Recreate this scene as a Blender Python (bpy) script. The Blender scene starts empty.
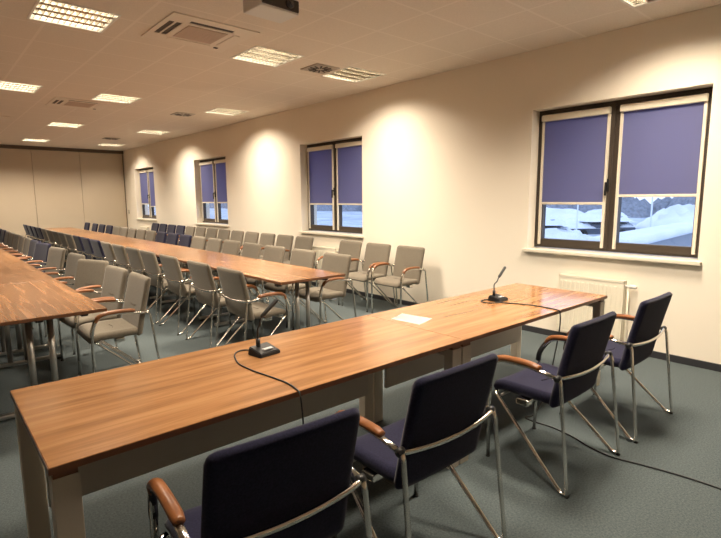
import bpy, bmesh, math, random
from mathutils import Vector, Matrix
random.seed(7)
S = bpy.context.scene
COL = S.collection
PI = math.pi

# ------------------------------------------------------------------ materials
def mat(name, col, rough=.5, metal=0., spec=.5, **kw):
    m = bpy.data.materials.new(name); m.use_nodes = True
    b = m.node_tree.nodes['Principled BSDF']
    b.inputs['Base Color'].default_value = (*col, 1)
    b.inputs['Roughness'].default_value = rough
    b.inputs['Metallic'].default_value = metal
    b.inputs['Specular IOR Level'].default_value = spec
    for k, v in kw.items(): b.inputs[k.replace('_', ' ')].default_value = v
    return m
def nodes(m): return m.node_tree.nodes, m.node_tree.links, m.node_tree.nodes['Principled BSDF']
def noisy(m, c1, c2, scale=(1, 1, 1), nscale=5., detail=4., bump=0., lo=.35, hi=.65, rough=.5, dist=.01):
    N, L, b = nodes(m)
    tc = N.new('ShaderNodeTexCoord'); mp = N.new('ShaderNodeMapping'); mp.inputs['Scale'].default_value = scale
    nz = N.new('ShaderNodeTexNoise'); nz.inputs['Scale'].default_value = nscale
    nz.inputs['Detail'].default_value = detail; nz.inputs['Roughness'].default_value = rough
    cr = N.new('ShaderNodeValToRGB')
    cr.color_ramp.elements[0].position = lo; cr.color_ramp.elements[1].position = hi
    cr.color_ramp.elements[0].color = (*c1, 1); cr.color_ramp.elements[1].color = (*c2, 1)
    L.new(tc.outputs['Object'], mp.inputs['Vector']); L.new(mp.outputs['Vector'], nz.inputs['Vector'])
    L.new(nz.outputs['Fac'], cr.inputs['Fac']); L.new(cr.outputs['Color'], b.inputs['Base Color'])
    if bump:
        bp = N.new('ShaderNodeBump'); bp.inputs['Strength'].default_value = bump; bp.inputs['Distance'].default_value = dist
        L.new(nz.outputs['Fac'], bp.inputs['Height']); L.new(bp.outputs['Normal'], b.inputs['Normal'])
    return m

M = {}
M['wall'] = noisy(mat('wall_paint', (.8, .72, .6), .85, spec=.2), (.885, .81, .69), (.90, .825, .705), nscale=1.5, bump=.03)
M['reveal'] = mat('reveal_paint', (.8, .73, .62), .8, spec=.2)
M['partition'] = noisy(mat('partition_laminate', (.6, .5, .38), .6, spec=.3), (.52, .43, .32), (.55, .46, .345), nscale=.7)
M['track'] = mat('track_brown', (.10, .065, .04), .5)
M['skirt'] = mat('skirting_dark', (.03, .03, .035), .5)
M['carpet'] = noisy(mat('carpet_teal', (.1, .14, .14), .95, spec=.1), (.060, .076, .081), (.114, .134, .138), nscale=95, detail=4, bump=.5, dist=.004, rough=.75)
M['darkframe'] = mat('window_dark', (.055, .042, .032), .4)
M['cream'] = mat('cream_plastic', (.78, .71, .58), .45)
M['sill'] = mat('sill_white', (.80, .73, .60), .4)
M['radiator'] = mat('radiator_enamel', (.84, .78, .64), .35)
M['chrome'] = mat('chrome', (.74, .71, .66), .17, 1.)
M['steel'] = mat('grey_steel', (.45, .43, .40), .35, .9)
M['black'] = mat('black_plastic', (.012, .012, .013), .4)
M['rubber'] = mat('black_rubber', (.015, .015, .015), .6)
M['beige'] = mat('beige_laminate', (.55, .49, .40), .45)
M['panel'] = mat('panel_grey', (.50, .455, .39), .5)
M['edge'] = mat('wood_edge', (.14, .055, .022), .4)
M['paper'] = mat('paper_white', (.93, .92, .90), .7)
M['whiteplastic'] = mat('white_plastic', (.75, .72, .68), .4)
M['acgrille'] = mat('ac_grille', (.56, .42, .33), .6)
M['dark'] = mat('dark_slot', (.06, .045, .035), .6)
M['diffuser'] = mat('diffuser_grey', (.42, .36, .29), .5)
M['lens'] = mat('lens_glass', (.02, .02, .03), .08)
M['label'] = mat('button_grey', (.5, .5, .52), .4)
def fabric(name, c1, c2, s=140):
    m = noisy(mat(name, c1, .95, spec=.15), c1, c2, nscale=s, detail=2, bump=.25, dist=.002)
    m.node_tree.nodes['Principled BSDF'].inputs['Sheen Weight'].default_value = .12
    return m
M['navy'] = fabric('navy_fabric', (.010, .010, .027), (.018, .017, .043))
M['grey'] = fabric('taupe_fabric', (.150, .128, .098), (.200, .172, .132))
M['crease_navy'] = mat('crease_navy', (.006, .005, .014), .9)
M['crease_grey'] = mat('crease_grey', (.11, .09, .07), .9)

def wood(name, dark, mid, light, rough, scale):
    m = mat(name, mid, rough, spec=.5)
    N, L, b = nodes(m)
    tc = N.new('ShaderNodeTexCoord'); mp = N.new('ShaderNodeMapping'); mp.inputs['Scale'].default_value = scale
    n1 = N.new('ShaderNodeTexNoise'); n1.inputs['Scale'].default_value = 3.2; n1.inputs['Detail'].default_value = 6; n1.inputs['Distortion'].default_value = .6
    mp2 = N.new('ShaderNodeMapping'); mp2.inputs['Scale'].default_value = (scale[0] * 1.2, scale[1] * 5, scale[2] * 5)
    n2 = N.new('ShaderNodeTexNoise'); n2.inputs['Scale'].default_value = 6; n2.inputs['Detail'].default_value = 3
    mx = N.new('ShaderNodeMath'); mx.operation = 'MULTIPLY_ADD'; mx.inputs[1].default_value = .35
    cr = N.new('ShaderNodeValToRGB'); e = cr.color_ramp.elements
    e[0].position = .42; e[0].color = (*dark, 1); e[1].position = .88; e[1].color = (*light, 1)
    k = e.new(.66); k.color = (*mid, 1)
    L.new(tc.outputs['Object'], mp.inputs['Vector']); L.new(tc.outputs['Object'], mp2.inputs['Vector'])
    L.new(mp.outputs['Vector'], n1.inputs['Vector']); L.new(mp2.outputs['Vector'], n2.inputs['Vector'])
    L.new(n2.outputs['Fac'], mx.inputs[0]); L.new(n1.outputs['Fac'], mx.inputs[2])
    L.new(mx.outputs[0], cr.inputs['Fac']); L.new(cr.outputs['Color'], b.inputs['Base Color'])
    return m
M['wood'] = wood('walnut_laminate', (.205, .095, .036), (.315, .150, .060), (.41, .210, .092), .14, (.45, 5.5, 5.5))
M['wood_dark'] = wood('brown_laminate', (.125, .055, .020), (.235, .108, .042), (.34, .168, .072), .26, (.40, 7., 7.))
M['armwood'] = wood('armrest_wood', (.15, .055, .020), (.23, .085, .030), (.30, .12, .045), .3, (8, 2, 8))

# ceiling: mineral tiles with pale T-bars on a 0.6 m grid
def ceiling_mat():
    m = mat('ceiling_tiles', (.70, .60, .49), .9, spec=.1)
    N, L, b = nodes(m)
    g = N.new('ShaderNodeTexCoord')
    sep = N.new('ShaderNodeSeparateXYZ'); L.new(g.outputs['Object'], sep.inputs[0])
    outs = []
    for i, off in ((0, .4 - .6), (1, 0.)):
        a = N.new('ShaderNodeMath'); a.operation = 'ADD'; a.inputs[1].default_value = 60.0 - off
        L.new(sep.outputs[i], a.inputs[0])
        mo = N.new('ShaderNodeMath'); mo.operation = 'MODULO'; mo.inputs[1].default_value = .6; L.new(a.outputs[0], mo.inputs[0])
        s = N.new('ShaderNodeMath'); s.operation = 'SUBTRACT'; s.inputs[1].default_value = .3; L.new(mo.outputs[0], s.inputs[0])
        ab = N.new('ShaderNodeMath'); ab.operation = 'ABSOLUTE'; L.new(s.outputs[0], ab.inputs[0])
        gt = N.new('ShaderNodeMath'); gt.operation = 'GREATER_THAN'; gt.inputs[1].default_value = .288; L.new(ab.outputs[0], gt.inputs[0])
        outs.append(gt)
    mx = N.new('ShaderNodeMath'); mx.operation = 'MAXIMUM'; L.new(outs[0].outputs[0], mx.inputs[0]); L.new(outs[1].outputs[0], mx.inputs[1])
    nz = N.new('ShaderNodeTexNoise'); nz.inputs['Scale'].default_value = 60; nz.inputs['Detail'].default_value = 3
    L.new(g.outputs['Object'], nz.inputs['Vector'])
    cr = N.new('ShaderNodeValToRGB')
    cr.color_ramp.elements[0].position = .3; cr.color_ramp.elements[0].color = (.77, .685, .59, 1)
    cr.color_ramp.elements[1].position = .7; cr.color_ramp.elements[1].color = (.82, .735, .635, 1)
    L.new(nz.outputs['Fac'], cr.inputs['Fac'])
    mix = N.new('ShaderNodeMix'); mix.data_type = 'RGBA'
    L.new(mx.outputs[0], mix.inputs[0]); L.new(cr.outputs['Color'], mix.inputs[6]); mix.inputs[7].default_value = (.86, .775, .68, 1)
    L.new(mix.outputs[2], b.inputs['Base Color'])
    return m
M['ceiling'] = ceiling_mat()

def emis(name, col, st):
    m = bpy.data.materials.new(name); m.use_nodes = True
    N, L = m.node_tree.nodes, m.node_tree.links
    b = N['Principled BSDF']; b.inputs['Base Color'].default_value = (.8, .8, .8, 1)
    b.inputs['Emission Color'].default_value = (*col, 1); b.inputs['Emission Strength'].default_value = st
    return m
LC = (1.0, .86, .68)
M['tube'] = emis('tube_lit', (1., .88, .68), 16.)
M['louvre'] = mat('louvre_aluminium', (.50, .47, .42), .22, 1.)
M['housing'] = mat('luminaire_white', (.85, .83, .78), .4)

def glass_mat():
    m = bpy.data.materials.new('window_glass'); m.use_nodes = True
    N, L = m.node_tree.nodes, m.node_tree.links
    N.remove(N['Principled BSDF']); out = N['Material Output']
    t = N.new('ShaderNodeBsdfTransparent'); t.inputs[0].default_value = (.90, .94, .96, 1)
    g = N.new('ShaderNodeBsdfGlossy'); g.inputs['Roughness'].default_value = .02
    lw = N.new('ShaderNodeLayerWeight'); pw = N.new('ShaderNodeMath'); pw.operation = 'POWER'; pw.inputs[1].default_value = 5.
    f = N.new('ShaderNodeMath'); f.operation = 'MULTIPLY_ADD'; f.inputs[1].default_value = .9; f.inputs[2].default_value = .04
    L.new(lw.outputs['Facing'], pw.inputs[0]); L.new(pw.outputs[0], f.inputs[0])
    x = N.new('ShaderNodeMixShader'); L.new(f.outputs[0], x.inputs[0]); L.new(t.outputs[0], x.inputs[1]); L.new(g.outputs[0], x.inputs[2])
    L.new(x.outputs[0], out.inputs[0]); return m
M['glass'] = glass_mat()
def blind_mat():
    m = bpy.data.materials.new('blind_fabric'); m.use_nodes = True
    N, L = m.node_tree.nodes, m.node_tree.links
    N.remove(N['Principled BSDF']); out = N['Material Output']
    d = N.new('ShaderNodeBsdfDiffuse'); d.inputs[0].default_value = (.225, .235, .42, 1)
    t = N.new('ShaderNodeBsdfTranslucent'); t.inputs[0].default_value = (.28, .285, .50, 1)
    x = N.new('ShaderNodeMixShader'); x.inputs[0].default_value = .45
    L.new(d.outputs[0], x.inputs[1]); L.new(t.outputs[0], x.inputs[2]); L.new(x.outputs[0], out.inputs[0]); return m
M['blind'] = blind_mat()
M['snow'] = noisy(mat('snow', (.85, .88, .92), .8, spec=.2), (.80, .84, .90), (.90, .92, .95), nscale=.6, bump=.3, dist=.2)
M['slush'] = noisy(mat('slush_road', (.3, .33, .38), .7), (.36, .41, .48), (.62, .67, .74), nscale=.35)
M['carpaint'] = mat('car_paint', (.10, .12, .16), .3)
M['carglass'] = mat('car_glass', (.02, .025, .03), .1)
M['concrete'] = mat('concrete_dusk', (.33, .35, .40), .8)
M['hedge'] = noisy(mat('hazy_bare_hedge', (.10, .10, .11), .95), (.22, .235, .27), (.34, .36, .41), nscale=2.5, bump=1., dist=.3)  # grey-blue distance haze is painted into the hedge colour
M['bark'] = mat('bark', (.08, .07, .065), .9)

# ------------------------------------------------------------------ mesh helpers
def finish(name, bm, m, parent=None, smooth=False, loc=None):
    me = bpy.data.meshes.new(name)
    bmesh.ops.recalc_face_normals(bm, faces=bm.faces)
    bm.to_mesh(me); bm.free()
    ms = m if isinstance(m, (list, tuple)) else [m]
    for k in ms: me.materials.append(k)
    if smooth:
        for p in me.polygons: p.use_smooth = True
    o = bpy.data.objects.new(name, me); COL.objects.link(o)
    if parent: o.parent = parent
    if loc: o.location = loc
    return o
def box(bm, x0, x1, y0, y1, z0, z1, bev=0., rot=None, mi=0):
    r = bmesh.ops.create_cube(bm, size=1.)
    vs = r['verts']
    for v in vs:
        v.co = Vector(((x0 + x1) / 2 + v.co.x * (x1 - x0), (y0 + y1) / 2 + v.co.y * (y1 - y0), (z0 + z1) / 2 + v.co.z * (z1 - z0)))
    if rot: bmesh.ops.transform(bm, matrix=rot, verts=vs)
    fs = set(f for v in vs for f in v.link_faces)
    for f in fs: f.material_index = mi
    if bev:
        es = list(set(e for v in vs for e in v.link_edges))
        bmesh.ops.bevel(bm, geom=es, offset=bev, segments=2, affect='EDGES', profile=.6)
def rnd(pts, r=.04, n=5):
    """round the corners of a polyline"""
    P = [Vector(p) for p in pts]; out = [P[0]]
    rr = r if isinstance(r, (list, tuple)) else [r] * len(P)
    for i in range(1, len(P) - 1):
        a, b, c = P[i - 1], P[i], P[i + 1]
        d1 = min(rr[i], (a - b).length * .48); d2 = min(rr[i], (c - b).length * .48)
        s = b + (a - b).normalized() * d1; e = b + (c - b).normalized() * d2
        for k in range(n + 1):
            t = k / n; out.append((1 - t) ** 2 * s + 2 * t * (1 - t) * b + t * t * e)
    out.append(P[-1]); return out
def tube(bm, pts, r, seg=8, rb=None, cap=True, up=Vector((1, 0, 0)), taper=None):
    """swept tube; r = radius along the side axis, rb = radius along the other"""
    P = [Vector(p) for p in pts]; rb = rb or r; rings = []
    nrm = None
    for i, p in enumerate(P):
        t = (P[min(i + 1, len(P) - 1)] - P[max(i - 1, 0)])
        if t.length < 1e-9: t = Vector((0, 0, 1))
        t.normalize()
        if nrm is None:
            nrm = up - up.dot(t) * t
            if nrm.length < .1: nrm = Vector((0, 1, 0)) - Vector((0, 1, 0)).dot(t) * t
        else: nrm = nrm - nrm.dot(t) * t
        nrm.normalize(); bi = t.cross(nrm)
        k = taper(i / (len(P) - 1)) if taper else 1
        rings.append([bm.verts.new(p + k * (r * math.cos(2 * PI * j / seg) * nrm + rb * math.sin(2 * PI * j / seg) * bi)) for j in range(seg)])
    for a, b in zip(rings, rings[1:]):
        for j in range(seg): bm.faces.new((a[j], a[(j + 1) % seg], b[(j + 1) % seg], b[j]))
    if cap: bm.faces.new(rings[0]); bm.faces.new(rings[-1])
def cyl(bm, p0, p1, r, seg=12, r2=None):
    k = (r2 / r) if r2 is not None else 1
    tube(bm, [p0, p1], r, seg, taper=lambda t: 1 + (k - 1) * t)
def catmull(pts, n=8):
    P = [Vector(p) for p in pts]; P = [2 * P[0] - P[1]] + P + [2 * P[-1] - P[-2]]; out = []
    for i in range(1, len(P) - 2):
        a, b, c, d = P[i - 1:i + 3]
        for k in range(n):
            t = k / n
            out.append(.5 * ((2 * b) + (c - a) * t + (2 * a - 5 * b + 4 * c - d) * t * t + (3 * b - a - 3 * c + d) * t ** 3))
    out.append(P[-2]); return out
def pad(bm, w, h, t, rad, f, nu=14, nv=14, edge=.018):
    """upholstered slab: rounded rectangle w x h, thickness t; f(u, v, n) maps to 3-D"""
    def co(i, n, L):
        s = i / n * 2 - 1
        return math.copysign(1 - (1 - abs(s)) ** 1.6, s) * L / 2
    front, back = {}, {}
    for i in range(nu + 1):
        for j in range(nv + 1):
            x, z = co(i, nu, w), co(j, nv, h)
            ax, az = abs(x) - (w / 2 - rad), abs(z) - (h / 2 - rad)
            if ax > 0 and az > 0:
                m = max(ax, az); d = math.hypot(ax, az)
                x = math.copysign(w / 2 - rad + ax * m / d, x); z = math.copysign(h / 2 - rad + az * m / d, z)
                ed = rad - m
            else: ed = min(w / 2 - abs(x), h / 2 - abs(z))
            k = math.sqrt(max(0, 1 - (1 - min(1, max(0, ed) / edge)) ** 2)) * .82 + .18
            front[i, j] = bm.verts.new(f(x, z, t / 2 * k)); back[i, j] = bm.verts.new(f(x, z, -t / 2 * k))
    for i in range(nu):
        for j in range(nv):
            bm.faces.new((front[i, j], front[i + 1, j], front[i + 1, j + 1], front[i, j + 1]))
            bm.faces.new((back[i, j], back[i, j + 1], back[i + 1, j + 1], back[i + 1, j]))
    ring = [(i, 0) for i in range(nu)] + [(nu, j) for j in range(nv)] + [(i, nv) for i in range(nu, 0, -1)] + [(0, j) for j in range(nv, 0, -1)]
    for a, b in zip(ring, ring[1:] + ring[:1]): bm.faces.new((front[a], back[a], back[b], front[b]))
def tag(o, label, cat, group=None, kind=None):
    if label: o['label'] = label
    if cat: o['category'] = cat
    if group: o['group'] = group
    if kind: o['kind'] = kind
    return o
def thing(name, label, cat, loc=(0, 0, 0), rz=0., group=None):
    o = bpy.data.objects.new(name, None); COL.objects.link(o)
    o.empty_display_size = .1; o.location = loc; o.rotation_euler = (0, 0, rz)
    return tag(o, label, cat, group)
def struct(name, bm, m, parent=None, smooth=False):
    o = finish(name, bm, m, parent, smooth)
    if not parent: o['kind'] = 'structure'
    return o
def copy_tree(o, parent=None):
    c = o.copy(); COL.objects.link(c)
    if parent: c.parent = parent
    for ch in list(o.children): copy_tree(ch, c)
    return c

# ------------------------------------------------------------------ room dimensions (metres)
XW, ZC, YF, XL, YB = 5.10, 3.07, 17.27, -3.6, -2.6
WIN = [(1.30, 2.95), (5.74, 7.37), (10.20, 11.85), (14.65, 16.30)]
WZ0, WZ1, WT = .945, 2.45, .34
LIGHTS = []      # (x0, y0)
for y0, xs in ((1.2, (.9, 2.78, 4.02)), (4.72, (.86, 2.76, 4.02)), (8.22, (.85, 2.17, 4.02)), (11.8, (.85, 2.17, 3.97)), (15.3, (.85, 2.17, 3.99))):
    for x0 in xs: LIGHTS.append((x0, y0))
LS = .6

def plate(cuts_a, cuts_b, holes, put):
    A = sorted(set(round(a, 4) for a in cuts_a)); B = sorted(set(round(b, 4) for b in cuts_b))
    for a0, a1 in zip(A, A[1:]):
        for b0, b1 in zip(B, B[1:]):
            ca, cb = (a0 + a1) / 2, (b0 + b1) / 2
            if any(h[0] < ca < h[1] and h[2] < cb < h[3] for h in holes): continue
            put(a0, a1, b0, b1)

# floor, ceiling
bm = bmesh.new(); box(bm, XL - .2, XW + .3, YB - .2, YF + .2, -.12, 0); struct('floor', bm, M['carpet'])
bm = bmesh.new()
holes = [(x, x + LS, y, y + LS) for x, y in LIGHTS]
V = {}
def vv(x, y):
    k = (round(x, 4), round(y, 4))
    if k not in V: V[k] = bm.verts.new((x, y, ZC))
    return V[k]
plate([XL, XW + .2] + [c for h in holes for c in h[:2]], [YB, YF + .1] + [c for h in holes for c in h[2:]], holes,
      lambda a, b, c, d: bm.faces.new((vv(a, c), vv(a, d), vv(b, d), vv(b, c))))
struct('ceiling', bm, M['ceiling'])
bm = bmesh.new(); box(bm, XL - .2, XW + WT, YB - .2, YF + .2, ZC + .22, ZC + .4); struct('trim_1', bm, M['wall'])   # slab above the suspended ceiling

# right wall with window openings
bm = bmesh.new()
wh = [(a, b, WZ0, WZ1) for a, b in WIN]
def q(*p): bm.faces.new([bm.verts.new(v) for v in p])
for X in (XW, XW + WT):
    plate([YB - .2, YF + .2] + [c for w in WIN for c in w], [0, ZC + .25, WZ0, WZ1], wh,
          lambda a, b, c, d: q((X, a, c), (X, b, c), (X, b, d), (X, a, d)))
for a, b in WIN:
    X0, X1 = XW, XW + WT
    q((X0, a, WZ0), (X1, a, WZ0), (X1, a, WZ1), (X0, a, WZ1)); q((X0, b, WZ0), (X1, b, WZ0), (X1, b, WZ1), (X0, b, WZ1))
    q((X0, a, WZ1), (X1, a, WZ1), (X1, b, WZ1), (X0, b, WZ1)); q((X0, a, WZ0), (X1, a, WZ0), (X1, b, WZ0), (X0, b, WZ0))
bmesh.ops.remove_doubles(bm, verts=bm.verts, dist=1e-4)
struct('wall_right', bm, M['wall'])
bm = bmesh.new(); box(bm, XL - .2, XL, YB - .2, YF + .2, 0, ZC + .2); struct('wall_left', bm, M['wall'])
bm = bmesh.new(); box(bm, XL, XW, YB - .2, YB, 0, ZC + .2); struct('wall_back', bm, M['wall'])
# far wall: folding partition of tall panels under a dark track
wf = bpy.data.objects.new('wall_far', None); COL.objects.link(wf); wf['kind'] = 'structure'
x = XW - .03
bm = bmesh.new(); box(bm, XL, XW, YF + .05, YF + .2, 0, ZC + .2); finish('backing', bm, M['track'], wf)
for k in range(7):
    w = 1.24
    x1 = x; x0 = max(XL, x - w); bm = bmesh.new(); box(bm, x0 + .004, x1 - .004, YF, YF + .05, .015, ZC - .10, .004)
    finish('partition_panel', bm, M['partition'], wf); x = x0
bm = bmesh.new(); box(bm, XL, XW, YF - .02, YF + .05, ZC - .095, ZC - .002); struct('trim_2', bm, M['track'])
bm = bmesh.new(); box(bm, XW - .018, XW, YB, YF - .001, 0, .065, .004); struct('baseboard_right', bm, M['skirt'])
bm = bmesh.new(); box(bm, XL, XL + .018, YB, YF - .001, 0, .065, .004); struct('baseboard_left', bm, M['skirt'])

# ------------------------------------------------------------------ windows, blinds, sills, radiators
ORD = ['nearest', 'second', 'third', 'farthest']
def frame_rect(bm, y0, y1, z0, z1, w, x0, x1, bev=.004, wb=None):
    wb = wb or w
    box(bm, x0, x1, y0, y0 + w, z0, z1, bev); box(bm, x0, x1, y1 - w, y1, z0, z1, bev)
    box(bm, x0, x1, y0 + w, y1 - w, z1 - w, z1, bev); box(bm, x0, x1, y0 + w, y1 - w, z0, z0 + wb, bev)
for i, (a, b) in enumerate(WIN):
    wn = bpy.data.objects.new('window_%d' % (i + 1), None); COL.objects.link(wn); wn.location = (XW + .15, (a + b) / 2, WZ0); wn['kind'] = 'structure'
    P = lambda bm, n, m, s=False: finish(n, bm, m, wn, s)
    hw, hh = (b - a) / 2, WZ1 - WZ0
    bm = bmesh.new(); frame_rect(bm, -hw, hw, 0.012, hh, .045, 0, .08); box(bm, 0, .08, -.03, .03, .045, hh - .045, .004); P(bm, 'frame', M['darkframe'])
    for s in (-1, 1):
        y0, y1 = (.012, hw - .03) if s > 0 else (-hw + .03, -.012)
        bm = bmesh.new(); frame_rect(bm, y0, y1, .035, hh - .025, .065, -.012, .06, wb=.075); sh = P(bm, 'sash', M['darkframe'])
        bm = bmesh.new(); box(bm, .022, .030, y0 + .06, y1 - .06, .10, hh - .08); finish('pane', bm, M['glass'], sh)
    bm = bmesh.new(); box(bm, -.028, -.012, .030, .058, .62, .75, .005); cyl(bm, (-.028, .044, .70), (-.055, .044, .70), .009); box(bm, -.066, -.048, .035, .053, .58, .715, .005); P(bm, 'handle', M['black'])
    bm = bmesh.new(); box(bm, -.20, .02, -hw - .035, hw + .035, -.035, .002, .008); P(bm, 'sill', M['sill'])
    # two roller blinds, one on each sash
    zb = [(1.455, 1.53), (1.43, 1.43), (1.45, 1.45), (1.40, 1.33)][i]
    for s, side in ((1, 'left'), (-1, 'right')):
        y0, y1 = (.045, hw - .055) if s > 0 else (-hw + .055, -.045)
        bl = thing('roller_blind', '%s roller blind with cream rails on the %s sash of the %s window' % ('blue', side, ORD[i]), 'blind', (XW + .138, (a + b) / 2, WZ0), 0, 'blue roller blinds')
        bm = bmesh.new(); box(bm, -.045, 0, y0, y1, hh - .125, hh - .055, .014); finish('cassette', bm, M['cream'], bl)
        for yy in (y0 + .002, y1 - .030):
            bm = bmesh.new(); box(bm, -.022, 0, yy, yy + .028, .045, hh - .125, .004); finish('guide_rail', bm, M['cream'], bl)
        zr = (zb[0] if s > 0 else zb[1]) - WZ0
        bm = bmesh.new(); box(bm, -.012, -.010, y0 + .028, y1 - .028, zr, hh - .10); finish('blind_cloth', bm, M['blind'], bl)
        bm = bmesh.new(); box(bm, -.022, -.004, y0 + .026, y1 - .026, zr - .022, zr + .004, .005); finish('bottom_rail', bm, M['cream'], bl)
    # panel radiator under the window
    ra = thing('radiator', 'white panel radiator on the wall under the %s window' % ORD[i], 'radiator', (XW, (a + b) / 2 + .06, 0), 0, 'radiators under the windows')
    hwid = .325; z0, z1 = .10, .71
    bm = bmesh.new()
    n = 14
    box(bm, -.095, -.075, -hwid, hwid, z0, z1 - .02, .006); box(bm, -.05, -.03, -hwid, hwid, z0, z1 - .02, .006)
    for k in range(n):
        yk = -hwid + .03 + k * (2 * hwid - .06) / (n - 1)
        box(bm, -.101, -.09, yk - .012, yk + .012, z0 + .04, z1 - .06, .005)
    finish('panel', bm, M['radiator'], ra)
    bm = bmesh.new()
    box(bm, -.098, -.028, -hwid, -hwid + .006, z0 + .02, z1); box(bm, -.098, -.028, hwid - .006, hwid, z0 + .02, z1)
    box(bm, -.098, -.085, -hwid, hwid, z1 - .022, z1); box(bm, -.04, -.028, -hwid, hwid, z1 - .022, z1)
    for k in range(24):
        yk = -hwid + .02 + k * (2 * hwid - .04) / 23; box(bm, -.086, -.039, yk - .004, yk + .004, z1 - .018, z1 - .003)
    finish('top_grille', bm, M['radiator'], ra)
    bm = bmesh.new(); cyl(bm, (-.062, -hwid, z1 - .05), (-.062, -hwid - .05, z1 - .05), .012); cyl(bm, (-.062, -hwid - .035, z1 - .05), (-.062, -hwid - .10, z1 - .05), .020, 14); finish('valve', bm, M['whiteplastic'], ra, True)
    bm = bmesh.new(); tube(bm, rnd([(-.062, -hwid - .03, z1 - .05), (-.062, -hwid - .03, .3), (-.062, -hwid - .03, .012), (-.03, -hwid - .03, .012)], .02), .009); finish('pipe', bm, M['radiator'], ra, True)
    bm = bmesh.new()
    for yy in (-.28, .28): box(bm, -.035, 0, yy - .02, yy + .02, .15, .62)
    finish('wall_bracket', bm, M['radiator'], ra)

# wall switch near the far corner
t = thing('wall_switch', 'small grey switch on the window wall by the far corner', 'switch', (XW, 17.08, 1.14))
bm = bmesh.new(); box(bm, -.012, 0, -.045, .045, -.06, .06, .004); finish('plate', bm, M['diffuser'], t)
bm = bmesh.new(); box(bm, -.02, -.012, -.022, .022, -.03, .03, .003); finish('rocker', bm, M['panel'], t)

# ------------------------------------------------------------------ ceiling luminaires
def luminaire():
    t = thing('ceiling_light', '', 'ceiling light')
    bm = bmesh.new(); s = LS
    w = .018
    box(bm, 0, w, 0, s, -.004, .085); box(bm, s - w, s, 0, s, -.004, .085); box(bm, w, s - w, 0, w, -.004, .085); box(bm, w, s - w, s - w, s, -.004, .085)
    box(bm, 0, s, 0, s, .085, .095)
    finish('housing', bm, M['housing'], t)
    for k in range(4):
        y = s * (k + .5) / 4
        bm = bmesh.new(); cyl(bm, (.03, y, .052), (s - .03, y, .052), .013, 10); finish('tube', bm, M['tube'], t, True)
    bm = bmesh.new()
    for k in range(1, 4):                                    # parabolic rails between the tubes
        y = s * k / 4
        v = [bm.verts.new(p) for p in ((w, y - .028, .005), (s - w, y - .028, .005), (s - w, y, .055), (w, y, .055), (s - w, y + .028, .005), (w, y + .028, .005))]
        bm.faces.new((v[0], v[1], v[2], v[3])); bm.faces.new((v[3], v[2], v[4], v[5])); bm.faces.new((v[0], v[5], v[4], v[1]))
    for k in range(1, 13):
        x = s * k / 13
        box(bm, x - .003, x + .003, w, s - w, .002, .042)
    finish('louvre', bm, M['louvre'], t)
    return t
base_l = luminaire()
rows = ['row over the head table', 'second row from the head table', 'third row from the head table', 'fourth row from the head table', 'row nearest the far partition']
lpos = ['left', 'middle', 'window-side']
for k, (x0, y0) in enumerate(LIGHTS):
    o = base_l if k == 0 else copy_tree(base_l)
    o.location = (x0, y0, ZC); r, c = divmod(k, 3)
    o['label'] = 'square louvred ceiling light, %s one of the %s' % (lpos[c], rows[r]); o['category'] = 'ceiling light'; o['group'] = 'louvred ceiling lights'
    L = bpy.data.lights.new('lamp', 'AREA'); L.shape = 'SQUARE'; L.size = .54; L.energy = (38, 38, 20)[c] * (.5 if r == 4 else 1); L.color = LC; L.spread = math.radians(138)
    lo = bpy.data.objects.new('lamp', L); COL.objects.link(lo); lo.parent = o; lo.location = (LS / 2, LS / 2, -.006)

# ------------------------------------------------------------------ ceiling air conditioning, diffusers, projector
def cassette():
    t = thing('air_conditioner', '', 'air conditioner')
    h = .41
    slots = [(-.21, .21, -.30, -.235), (-.365, -.315, -.20, .20), (-.30, -.25, -.20, .20)]
    bm = bmesh.new()
    plate([-h, h] + [c for q_ in slots for c in q_[:2]], [-h, h] + [c for q_ in slots for c in q_[2:]], slots, lambda a, b, c, d: box(bm, a, b, c, d, -.010, 0))
    finish('frame', bm, M['ceiling_white'], t)
    bm = bmesh.new(); box(bm, -.19, .19, -.19, .19, -.016, -.010, .002)
    for k in range(9): box(bm, -.165, .165, -.165 + k * .04 - .003, -.165 + k * .04 + .003, -.018, -.016)
    finish('return_grille', bm, M['acgrille'], t)
    for q_ in slots:
        bm = bmesh.new(); box(bm, q_[0], q_[1], q_[2], q_[3], -.004, 0); finish('slot', bm, M['dark'], t)
    for q_ in ((-.21, .21, .24, .30), (.25, .31, -.20, .20)):
        bm = bmesh.new(); box(bm, q_[0], q_[1], q_[2], q_[3], -.015, -.010, .002); finish('closed_flap', bm, M['ceiling_white'], t)
    bm = bmesh.new(); box(bm, .27, .31, .27, .30, -.016, -.009); finish('receiver', bm, M['dark'], t)
    return t
M['ceiling_white'] = mat('ac_white', (.80, .715, .615), .6)
ac = cassette()
for k, (x, y, lab) in enumerate([(2.17, 4.75, 'nearest, beside the projector'), (2.14, 9.35, 'second from the front, between two lights'), (1.05, 11.95, 'farthest, at the left edge of the photo')]):
    o = ac if k == 0 else copy_tree(ac); o.location = (x, y, ZC)
    o['label'] = 'square ceiling air conditioner with dark slots, ' + lab; o['category'] = 'air conditioner'; o['group'] = 'ceiling air conditioners'
def swirl():
    t = thing('air_diffuser', '', 'air vent')
    bm = bmesh.new(); box(bm, -.17, .17, -.17, .17, -.012, .004, .003); finish('face_plate', bm, M['diffuser'], t)
    bm = bmesh.new()
    for k in range(12):
        R = Matrix.Rotation(k * PI / 6, 4, 'Z'); box(bm, .05, .145, -.010, .010, -.018, -.011, rot=R)
    finish('swirl_slots', bm, M['dark'], t)
    return t
sw = swirl()
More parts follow.
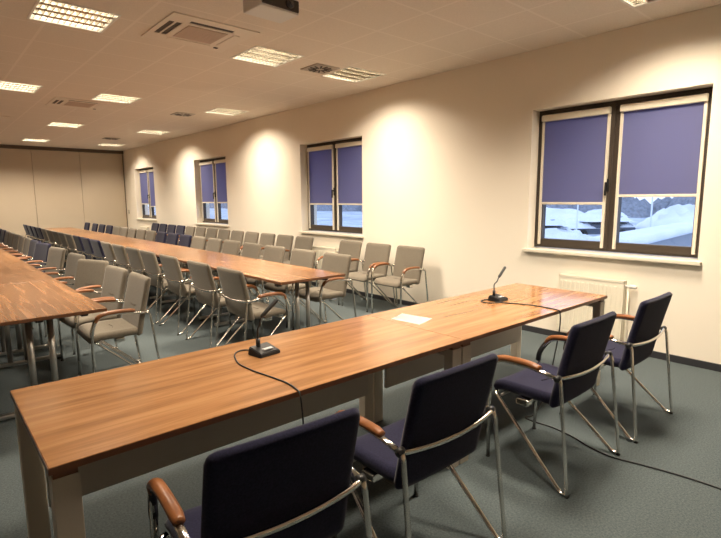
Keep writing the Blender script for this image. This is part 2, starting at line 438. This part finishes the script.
for k, (x, y, lab) in enumerate([(3.80, 5.03, 'nearest, beside the window-side light'), (3.82, 9.25, 'middle one of the three'), (3.86, 13.95, 'farthest, before the last window-side light')]):
    o = sw if k == 0 else copy_tree(sw); o.location = (x, y, ZC)
    o['label'] = 'square swirl air vent in the ceiling, ' + lab; o['category'] = 'air vent'; o['group'] = 'ceiling swirl vents'
# projector hanging under the ceiling
pj = thing('projector', 'white ceiling-mounted projector with a dark front, at the top edge', 'projector', (2.095, 3.36, 2.86), math.radians(2))
bm = bmesh.new(); box(bm, -.165, .165, -.12, .12, 0, .105, .012); finish('body', bm, M['whiteplastic'], pj)
bm = bmesh.new(); box(bm, -.155, .158, -.132, -.118, .014, .094, .004); finish('front_grille', bm, M['dark'], pj)
bm = bmesh.new(); cyl(bm, (.07, -.13, .055), (.07, -.15, .055), .032, 18); finish('lens', bm, M['lens'], pj, True)
bm = bmesh.new(); cyl(bm, (-.02, 0, .10), (-.02, 0, ZC - 2.86 - .012), .018, 12); box(bm, -.09, .05, -.06, .06, ZC - 2.86 - .012, ZC - 2.86); finish('ceiling_mount', bm, M['steel'], pj)

# ------------------------------------------------------------------ chairs
def make_chair(kind, k=1.):
    fab = M[kind]; cm = M['crease_' + kind]
    t = thing('conference_chair', '', 'chair')
    # seat
    def fs(x, y, n):
        u = x / .24
        dz = -.055 * max(0, (y - .10) / .13) ** 2 * (1 if y > .10 else 0)
        return Vector((x, y + .044, .447 + n - .010 * (1 - u * u) * (1 if n > 0 else 0) + dz))
    bm = bmesh.new(); pad(bm, .48, .385, .060, .045, fs, 12, 14, .022); seat = finish('seat', bm, fab, t, True)
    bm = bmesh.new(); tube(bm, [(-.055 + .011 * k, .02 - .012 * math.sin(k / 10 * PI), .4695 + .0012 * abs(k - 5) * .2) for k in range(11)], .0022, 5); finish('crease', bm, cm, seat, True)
    # backrest, leaning back a little and dished
    def fb(x, z, n):
        u = x / .24; v = z / .46
        y = -.143 - .100 * (v + .5) - .012 * (v + .1) ** 2 + .008 * u * u
        return Vector((x, y + n, .640 + z))
    bm = bmesh.new(); pad(bm, .49, .475, .044, .032, fb, 14, 14, .020); bk = finish('backrest', bm, fab, t, True)
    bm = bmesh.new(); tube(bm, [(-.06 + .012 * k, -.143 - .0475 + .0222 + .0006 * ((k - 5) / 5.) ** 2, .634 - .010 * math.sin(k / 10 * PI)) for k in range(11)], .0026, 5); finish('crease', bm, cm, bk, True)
    for s in (-k, k):
        # front leg rising into the arm and running back to the joint
        bm = bmesh.new()
        pts = rnd([(s / k * .262, .225, .0), (s / k * .268, .222, .48), (s * .274, .178, .622), (s * .276, -.03, .628), (s * .277, -.192, .600)], [0, .13, .11, .08, 0], 7)
        tube(bm, pts, .0135, 10, .0095, up=Vector((1, 0, 0))); finish('arm_leg', bm, M['chrome'], t, True)
        # rear leg: joint, floor bend, diagonal up to the seat front
        bm = bmesh.new()
        pts = rnd([(s * .277, -.186, .600), (s * .278, -.214, .596), (s * .290, -.284, .012), (s * .288, -.245, .012), (s / k * .262, .185, .405), (s / k * .235, .195, .408)], [0, .03, .012, .02, .02, 0], 6)
        tube(bm, pts, .0122, 10, .0085); finish('rear_leg', bm, M['chrome'], t, True)
        # wooden armrest on the tube
        bm = bmesh.new()
        pts = catmull([(s * .271, .190, .575), (s * .272, .172, .610), (s * .273, .135, .630), (s * .274, .08, .638), (s * .275, .0, .640), (s * .275, -.05, .637), (s * .276, -.10, .630)], 5)
        tube(bm, pts, .0215, 12, .0165, taper=lambda q: min(1, .72 + q * 2.2) if q < .5 else min(1, .80 + (1 - q) * 2)); finish('armrest', bm, M['armwood'], t, True)
        bm = bmesh.new(); tube(bm, catmull([(s / k * .267, .2215, .47), (s / k * .269, .213, .525), (s * .271, .190, .580), (s * .273, .160, .612)], 5), .0155, 10); finish('arm_sleeve', bm, M['black'] if kind == 'navy' else M['chrome'], t, True)
        bm = bmesh.new(); cyl(bm, (s * .262, -.198, .600), (s * .290, -.198, .600), .0165, 12); finish('joint_cap', bm, M['black'] if kind == 'navy' else M['chrome'], t, True)
        bm = bmesh.new(); cyl(bm, (s * .290, -.282, .0), (s * .290, -.282, .008), .012, 10); cyl(bm, (s / k * .262, .225, .0), (s / k * .262, .225, .010), .0135, 10); finish('glide', bm, M['rubber'], t, True)
        bm = bmesh.new(); box(bm, min(s * .19, s * .25), max(s * .19, s * .25), -.02, .05, .385, .418, .006); finish('seat_bracket', bm, M['chrome'], t)
    # bar round the back from joint to joint
    bm = bmesh.new()
    tube(bm, catmull([(-.277 * k, -.196, .600), (-.245, -.212, .596), (-.12, -.226, .588), (0, -.230, .585), (.12, -.226, .588), (.245, -.212, .596), (.277 * k, -.196, .600)], 6), .0095, 10, .0115); finish('back_bar', bm, M['chrome'], t, True)
    bm = bmesh.new(); tube(bm, [(-.245, .0, .395), (.245, .0, .395)], .011, 10); tube(bm, [(-.245, .16, .393), (.245, .16, .393)], .009, 8); finish('seat_frame', bm, M['steel'], t, True)
    return t
protos = {}
def chair(kind, x, y, rz, label, group, wide=1.):
    key = (kind, wide)
    if key not in protos: o = protos[key] = make_chair(kind, wide)
    else: o = copy_tree(protos[key])
    o.location = (x, y, 0); o.rotation_euler = (0, 0, rz)
    tag(o, label, 'chair', group); return o
# head table row: face the room (+Y)
hl = ['nearest the camera, at the left end', 'second from the left', 'third from the left, beside the floor cable', 'farthest right, close to the window wall']
for k, (x, y, a) in enumerate([(.737, 1.357, -4), (1.503, 1.370, -1), (2.645, 1.352, 0), (3.515, 1.338, 0)]):
    chair('navy', x, y, math.radians(a), 'navy armchair at the wooden head table, ' + hl[k], 'navy chairs at the head table', 1.0 if k < 2 else 1.10)
nth = ['first', 'second', 'third', 'fourth', 'fifth', 'sixth', 'seventh', 'eighth', 'ninth', 'tenth', 'eleventh', 'twelfth', 'thirteenth', 'fourteenth', 'fifteenth', 'sixteenth', 'seventeenth', 'eighteenth', 'nineteenth', 'twentieth']
def row(spec, x, rz, where, group, jit=1.2):
    for k, s in enumerate(spec):
        kind, y = s[0], s[1]; dx = s[2] if len(s) > 2 else 0; da = s[3] if len(s) > 3 else random.uniform(-jit, jit)
        chair({'g': 'grey', 'n': 'navy'}[kind], x + dx, y, rz + math.radians(da),
              '%s fabric armchair, %s from the front %s' % ('taupe' if kind == 'g' else 'navy', nth[k], where), group)
# against the window wall, facing the room
row([('g', 4.50), ('g', 5.12), ('g', 5.73), ('g', 6.94), ('g', 7.53), ('g', 8.12), ('g', 8.71), ('g', 9.30), ('g', 9.89), ('g', 10.48), ('g', 11.07), ('g', 11.66), ('n', 12.25), ('n', 12.84), ('n', 13.43), ('n', 14.02)],
    4.62, PI / 2, 'in the row along the window wall', 'chairs along the window wall', 0.)
# window side of the middle table
row([('g', 4.50), ('g', 5.17), ('g', 5.86), ('g', 6.48), ('g', 7.10), ('g', 7.70), ('g', 8.30), ('n', 8.90), ('n', 9.50), ('n', 10.10), ('g', 10.70), ('g', 11.30), ('g', 11.90), ('g', 12.50), ('g', 13.10), ('n', 13.72), ('n', 14.40), ('n', 15.10), ('n', 15.95)],
    3.37, PI / 2, 'on the window side of the middle table', 'chairs on the window side of the middle table')
# near side of the middle table, backs to the camera
row([('g', 4.22), ('g', 4.92), ('g', 5.74), ('g', 6.44), ('g', 7.02), ('g', 7.66), ('g', 8.28), ('n', 8.92), ('n', 9.54), ('n', 10.16), ('g', 10.80), ('g', 11.42), ('g', 12.05), ('g', 12.70), ('g', 13.35), ('n', 14.0), ('n', 14.65), ('n', 15.3), ('n', 15.95)],
    2.34, -PI / 2, 'on the aisle side of the middle table', 'chairs on the aisle side of the middle table')
# right side of the left table
row([('g', 4.42), ('g', 5.06, 0, 4), ('g', 5.78, .0, 22), ('g', 6.66, 0, 6), ('g', 7.72, 0, 10), ('n', 8.72, 0, 12), ('n', 9.45, 0, 5), ('g', 10.15), ('g', 10.78), ('g', 11.40), ('g', 12.05), ('g', 12.72), ('n', 13.4), ('n', 14.1)],
    1.13, PI / 2, 'along the right side of the left table', 'chairs along the left table')

# ------------------------------------------------------------------ tables
def head_table(x0, x1, lab):
    L = x1 - x0; W = .80
    t = thing('conference_table', lab, 'table', (x0, 1.613, 0), 0, 'head table')
    bm = bmesh.new(); box(bm, 0, L, 0, W, .7165, .74, .002); top = finish('tabletop', bm, M['wood'], t)
    bm = bmesh.new(); frame_e = [(-.0015, L + .0015, -.0015, .0005), (-.0015, L + .0015, W - .0005, W + .0015), (-.0015, .0005, 0, W), (L - .0005, L + .0015, 0, W)]
    for a in frame_e: box(bm, *a, .7165, .7375)
    finish('edge_band', bm, M['edge'], top)
    for lx in (.006, L - .081):
        for ly in (.012, W - .072):
            bm = bmesh.new(); box(bm, lx, lx + .075, ly, ly + .06, 0, .692, .003); lg = finish('leg', bm, M['beige'], t)
            bm = bmesh.new(); box(bm, lx + .004, lx + .071, ly + .004, ly + .056, .692, .7165); finish('spacer', bm, M['edge'], lg)
        bm = bmesh.new(); box(bm, lx + .012, lx + .063, .072, W - .072, .645, .69, .003); finish('end_rail', bm, M['beige'], t)
    bm = bmesh.new(); box(bm, .081, L - .081, W - .105, W - .085, .235, .705, .002); finish('modesty_panel', bm, M['panel'], t)
    return t
head_table(.21, 2.175, 'wooden head table section at the left with beige legs, nearest the camera')
head_table(2.178, 4.02, 'wooden head table section at the right, below the nearest window')

def fold_table():
    L, W = 1.765, .78
    t = thing('folding_table', '', 'table')
    bm = bmesh.new(); box(bm, -L / 2 + .001, L / 2 - .001, -W / 2, W / 2, .716, .74, .002); top = finish('tabletop', bm, M['wood_dark'], t)
    bm = bmesh.new()
    for a in [(-L / 2 + .001, L / 2 - .001, -W / 2 - .0015, -W / 2 + .0005), (-L / 2 + .001, L / 2 - .001, W / 2 - .0005, W / 2 + .0015), (-L / 2 - .0005, -L / 2 + .0015, -W / 2, W / 2), (L / 2 - .0015, L / 2 + .0005, -W / 2, W / 2)]: box(bm, *a, .7165, .7375)
    finish('edge_band', bm, M['edge'], top)
    for sx in (-1, 1):
        lx = sx * (L / 2 - .22)
        for sy in (-1, 1):
            bm = bmesh.new(); cyl(bm, (lx, sy * .065, .045), (lx, sy * .065, .675), .021, 14); finish('leg', bm, M['steel'], t, True)
        bm = bmesh.new(); box(bm, lx - .022, lx + .022, -W / 2 + .04, W / 2 - .04, .02, .05, .008); ft_ = finish('foot', bm, M['steel'], t)
        for sy in (-1, 1):
            bm = bmesh.new(); cyl(bm, (lx, sy * (W / 2 - .07), 0), (lx, sy * (W / 2 - .07), .021), .02, 12); finish('glide', bm, M['rubber'], ft_)
        bm = bmesh.new(); box(bm, lx - .02, lx + .02, -.31, .31, .672, .70, .005); br = finish('support_bar', bm, M['black'], t)
        for sy in (-1, 0, 1):
            bm = bmesh.new(); box(bm, lx - .03, lx + .03, sy * .285 - .025, sy * .285 + .025, .662, .716, .006); finish('clamp', bm, M['black'], br)
    bm = bmesh.new(); box(bm, -L / 2 + .16, L / 2 - .16, -W / 2 + .12, -W / 2 + .15, .686, .716); box(bm, -L / 2 + .16, L / 2 - .16, W / 2 - .15, W / 2 - .12, .686, .716); finish('under_rail', bm, M['black'], t)
    return t
ft = fold_table()
first = True
for xr, xc, nm in ((3.25, 2.86, 'middle'), (.95, .56, 'left')):
    for k in range(7):
        o = ft if first else copy_tree(ft); first = False
        o.location = (xc, 3.925 - (.08 if nm == 'left' else 0) + 1.77 * (k + .5), 0); o.rotation_euler = (0, 0, PI / 2)
        tag(o, 'wood-topped folding table with metal legs, %s from the front in the %s long row' % (nth[k], nm), 'table', 'tables of the %s long row' % nm)

# ------------------------------------------------------------------ things on the head table
def microphone(x, y, rz, lab, tip, elbow):
    t = thing('microphone', lab, 'microphone', (x, y, .74), rz, 'gooseneck microphones')
    bm = bmesh.new()
    v = [(-.065, -.05, .0), (.065, -.05, .0), (.065, .055, .0), (-.065, .055, .0), (-.06, -.046, .020), (.06, -.046, .020), (.058, .050, .042), (-.058, .050, .042)]
    vs = [bm.verts.new(p) for p in v]
    for f in ((0, 3, 2, 1), (4, 5, 6, 7), (0, 1, 5, 4), (1, 2, 6, 5), (2, 3, 7, 6), (3, 0, 4, 7)): bm.faces.new([vs[i] for i in f])
    bmesh.ops.bevel(bm, geom=list(bm.edges), offset=.004, segments=2, affect='EDGES')
    finish('base', bm, M['black'], t)
    R = Matrix.Rotation(math.atan2(.022, .096), 4, 'X')
    bm = bmesh.new(); box(bm, -.02, .035, -.028, -.004, .028, .0315, rot=None); finish('button', bm, M['label'], t)
    bm = bmesh.new(); cyl(bm, (-.015, .03, .034), (-.015, .03, .075), .011, 12); finish('stem_socket', bm, M['black'], t, True)
    st = Vector((-.015, .03, .07)); e = Vector(elbow); q_ = Vector(tip)
    bm = bmesh.new(); tube(bm, catmull([st, st + Vector((0, 0, .05)), e * .6 + st * .4 + Vector((0, 0, .01)), e], 6), .0042, 8); finish('gooseneck', bm, M['black'], t, True)
    bm = bmesh.new(); tube(bm, [e, e.lerp(q_, .06), e.lerp(q_, .2), e.lerp(q_, .9), e.lerp(q_, .97), q_], .0105, 12, taper=lambda k: [.5, .9, 1, 1, .8, .4][min(5, int(round(k * 5)))]); finish('capsule', bm, M['rubber'], t, True)
    return t
microphone(1.235, 2.135, math.radians(8), 'black gooseneck microphone standing on the left half of the head table', (.085, -.01, .268), (.0, .02, .185))
microphone(3.225, 2.085, math.radians(5), 'black gooseneck microphone on the head table near the window', (.17, .04, .235), (.05, .03, .168))
t = thing('paper_sheet', 'white sheet of paper lying on the head table between the microphones', 'paper', (2.30, 2.135, .7402), math.radians(0))
bm = bmesh.new()
c = [(2.216, 2.221), (2.38, 2.281), (2.409, 2.042), (2.232, 1.992)]
n = 6
g = {}
for i in range(n + 1):
    for j in range(n + 1):
        u, w = i / n, j / n
        px = (1 - u) * (1 - w) * c[0][0] + u * (1 - w) * c[1][0] + u * w * c[2][0] + (1 - u) * w * c[3][0] - 2.30
        py = (1 - u) * (1 - w) * c[0][1] + u * (1 - w) * c[1][1] + u * w * c[2][1] + (1 - u) * w * c[3][1] - 2.135
        g[i, j] = bm.verts.new((px, py, .0012 + .0025 * (u - .5) ** 2 * 4 * w))
for i in range(n):
    for j in range(n): bm.faces.new((g[i, j], g[i + 1, j], g[i + 1, j + 1], g[i, j + 1]))
r = bmesh.ops.solidify(bm, geom=list(bm.faces), thickness=.0008)
finish('sheet', bm, M['paper'], t)
def cable(pts, r, lab, name='cable'):
    bm = bmesh.new(); tube(bm, catmull(pts, 8), r, 8); o = finish(name, bm, M['rubber'], None, True)
    tag(o, lab, 'cable', 'microphone cables'); return o
z = .7435
cable([(1.215, 2.20, .748), (1.175, 2.255, z), (1.115, 2.22, z), (1.062, 2.08, z), (1.063, 1.94, z), (1.082, 1.81, z), (1.092, 1.71, z), (1.083, 1.63, z), (1.078, 1.598, .733), (1.085, 1.594, .66), (1.095, 1.597, .52), (1.10, 1.60, .35), (1.12, 1.60, .15), (1.10, 1.62, .02), (1.05, 1.70, .006), (.9, 1.9, .006), (.6, 2.05, .006)],
      .0035, 'thin black cable from the left microphone drooping over the head table edge')
cable([(3.235, 2.12, .748), (3.14, 2.16, z), (3.08, 2.13, z), (3.09, 2.06, z), (3.15, 2.03, z), (3.19, 1.95, z), (3.235, 1.83, z), (3.245, 1.74, z), (3.235, 1.66, z), (3.225, 1.615, z), (3.222, 1.597, .733), (3.225, 1.595, .62), (3.20, 1.61, .42), (3.14, 1.62, .2), (3.06, 1.66, .03), (3.01, 1.70, .006), (2.99, 1.62, .006), (3.0, 1.50, .006), (2.975, 1.36, .006), (2.915, 1.20, .006), (2.90, 1.07, .006), (2.935, .93, .006), (2.975, .72, .006), (2.985, .50, .006), (2.99, .2, .006), (2.98, -.4, .006)],
      .0045, 'black cable from the right microphone, hanging down and running across the carpet')

# ------------------------------------------------------------------ outside: snowy dusk
GZ = -1.2
bm = bmesh.new(); box(bm, XW + .5, 220, -120, 220, GZ - .5, GZ); o = finish('ground', bm, M['slush']); o['kind'] = 'structure'
def mound(bm, cx, cy, rx, ry, h, z0, seed, nn=14):
    rr = random.Random(seed); G = {}
    for i in range(nn + 1):
        for j in range(nn + 1):
            u, v = i / nn * 2 - 1, j / nn * 2 - 1
            k = max(0, 1 - (u * u + v * v)) ** .6
            G[i, j] = bm.verts.new((cx + u * rx, cy + v * ry, z0 + h * k * (1 + .25 * rr.uniform(-1, 1)) - .02))
    for i in range(nn):
        for j in range(nn): bm.faces.new((G[i, j], G[i + 1, j], G[i + 1, j + 1], G[i, j + 1]))
def snow_car(x, y, rz, lab):
    t = thing('parked_car', lab, 'car', (x, y, GZ), rz, 'parked cars outside')
    def prof(bm, P, hw):
        a = [bm.verts.new((px, -hw, pz)) for px, pz in P]; b = [bm.verts.new((px, hw, pz)) for px, pz in P]
        for i in range(len(P)): bm.faces.new((a[i], a[(i + 1) % len(P)], b[(i + 1) % len(P)], b[i]))
        bm.faces.new(a); bm.faces.new(b)
    bm = bmesh.new(); prof(bm, [(-2.1, .3), (2.1, .3), (2.15, .7), (1.2, .88), (-1.9, .92), (-2.15, .7)], .85); prof(bm, [(-1.7, .9), (1.0, .88), (.4, 1.42), (-1.3, 1.45)], .72); finish('body', bm, M['carpaint'], t)
    bm = bmesh.new(); prof(bm, [(-1.5, .95), (.8, .95), (.38, 1.36), (-1.25, 1.36)], .735); finish('side_windows', bm, M['carglass'], t)
    bm = bmesh.new(); mound(bm, -.45, 0, 1.75, 1.15, .55, 1.15, 3); mound(bm, 1.3, 0, 1.3, 1.1, .40, .72, 4); mound(bm, -1.6, 0, .9, 1.05, .3, .78, 6); finish('snow_cover', bm, M['snow'], t, True)
    for sx in (-1.3, 1.3):
        for sy in (-.86, .70):
            bm = bmesh.new(); cyl(bm, (sx, sy, .31), (sx, sy + .16, .31), .31, 16); finish('wheel', bm, M['rubber'], t)
    return t
cl = ['at the far left of the nearest window', 'in the left pane of the nearest window', 'by the mullion of the nearest window', 'through the second window']
for k, (x, y, a) in enumerate([(27., 15.6, 135), (43., 18.4, 130), (34., 14.6, 140), (22., 32.5, 80)]):
    snow_car(x, y, math.radians(a), 'parked car under snow outside, ' + cl[k])
bm = bmesh.new(); mound(bm, 37, 9.9, 2.5, 3.6, 1.9, GZ, 8, 18)
tag(finish('snow_bank', bm, M['snow'], None, True), 'long white snow bank outside behind the right pane of the nearest window', 'snow bank')
bm = bmesh.new(); mound(bm, 55, 30, 3, 7, 1.4, GZ, 9, 18)
tag(finish('snow_bank', bm, M['snow'], None, True), 'distant white snow bank outside, far behind the parked cars', 'snow bank')
bm = bmesh.new(); mound(bm, 22.8, 11.6, 1.3, 2.6, 1.1, GZ, 12, 16)
tag(finish('snow_bank', bm, M['snow'], None, True), 'low snow heap outside in front of the parked cars, bottom of the left pane', 'snow bank')
# low snow-topped concrete ledge close to the nearest window
t = thing('concrete_wall', 'low concrete wall topped with snow outside, low in the right pane', 'wall', (18.2, 5.5, GZ), math.radians(-85.1))
bm = bmesh.new(); box(bm, -.25, .25, -6, 4.4, 0, 1.5); finish('wall_body', bm, M['concrete'], t)
bm = bmesh.new(); box(bm, -.5, .5, -6.05, 4.45, 1.5, 1.75, .1); finish('snow_cap', bm, M['snow'], t, True)
for x, y, lab in ((25., 11.74, 'left'), (25., 8.33, 'right')):
    t = thing('lamp_post', 'thin pale post outside, in the %s pane of the nearest window' % lab, 'post', (x, y, GZ))
    bm = bmesh.new(); cyl(bm, (0, 0, 0), (0, 0, 3.6), .035, 10); finish('pole', bm, M['snow'], t, True)
    bm = bmesh.new(); box(bm, -.25, .25, -.1, .1, 3.6, 3.7, .02); finish('lamp_head', bm, M['concrete'], t)
bm = bmesh.new(); rr = random.Random(5)
for k in range(70):
    mound(bm, 75 + rr.uniform(-4, 4), -40 + k * 3.2, 3.2, 3.2, rr.uniform(2.4, 3.4), GZ, k, 8)
o = finish('tree_line', bm, M['hedge'], None, True); tag(o, 'hazy bare winter trees along the horizon outside the windows', 'trees', None, 'stuff')

# ------------------------------------------------------------------ world: blue dusk sky
w = bpy.data.worlds.new('World'); S.world = w; w.use_nodes = True
N, L = w.node_tree.nodes, w.node_tree.links
bg = N['Background']
tc = N.new('ShaderNodeTexCoord'); sp = N.new('ShaderNodeSeparateXYZ'); cr = N.new('ShaderNodeValToRGB')
L.new(tc.outputs['Generated'], sp.inputs[0]); L.new(sp.outputs[2], cr.inputs['Fac']); L.new(cr.outputs['Color'], bg.inputs['Color'])
cr.color_ramp.elements[0].position = 0.; cr.color_ramp.elements[0].color = (.50, .56, .70, 1)
cr.color_ramp.elements[1].position = .6; cr.color_ramp.elements[1].color = (.40, .48, .70, 1)
bg.inputs['Strength'].default_value = 2.9

# ------------------------------------------------------------------ camera
F, yaw, pitch, roll, h = 497.7457, .7221, .1403, -.0061, 1.509
f = Vector((math.sin(yaw) * math.cos(pitch), math.cos(yaw) * math.cos(pitch), -math.sin(pitch)))
r0 = Vector((math.cos(yaw), -math.sin(yaw), 0)); u0 = r0.cross(f)
r1 = math.cos(roll) * r0 + math.sin(roll) * u0; u1 = -math.sin(roll) * r0 + math.cos(roll) * u0
cam = bpy.data.cameras.new('camera'); co = bpy.data.objects.new('camera', cam); COL.objects.link(co)
cam.sensor_fit = 'HORIZONTAL'; cam.sensor_width = 36; cam.lens = 36 * F / 721; cam.clip_start = .02; cam.clip_end = 500
co.matrix_world = Matrix(((r1.x, u1.x, -f.x, 0), (r1.y, u1.y, -f.y, 0), (r1.z, u1.z, -f.z, h), (0, 0, 0, 1)))
S.camera = co
S.view_settings.view_transform = 'Standard'; S.view_settings.look = 'None'
S.view_settings.gamma = 1; S.view_settings.use_curve_mapping = False
S.view_settings.exposure = 0.0
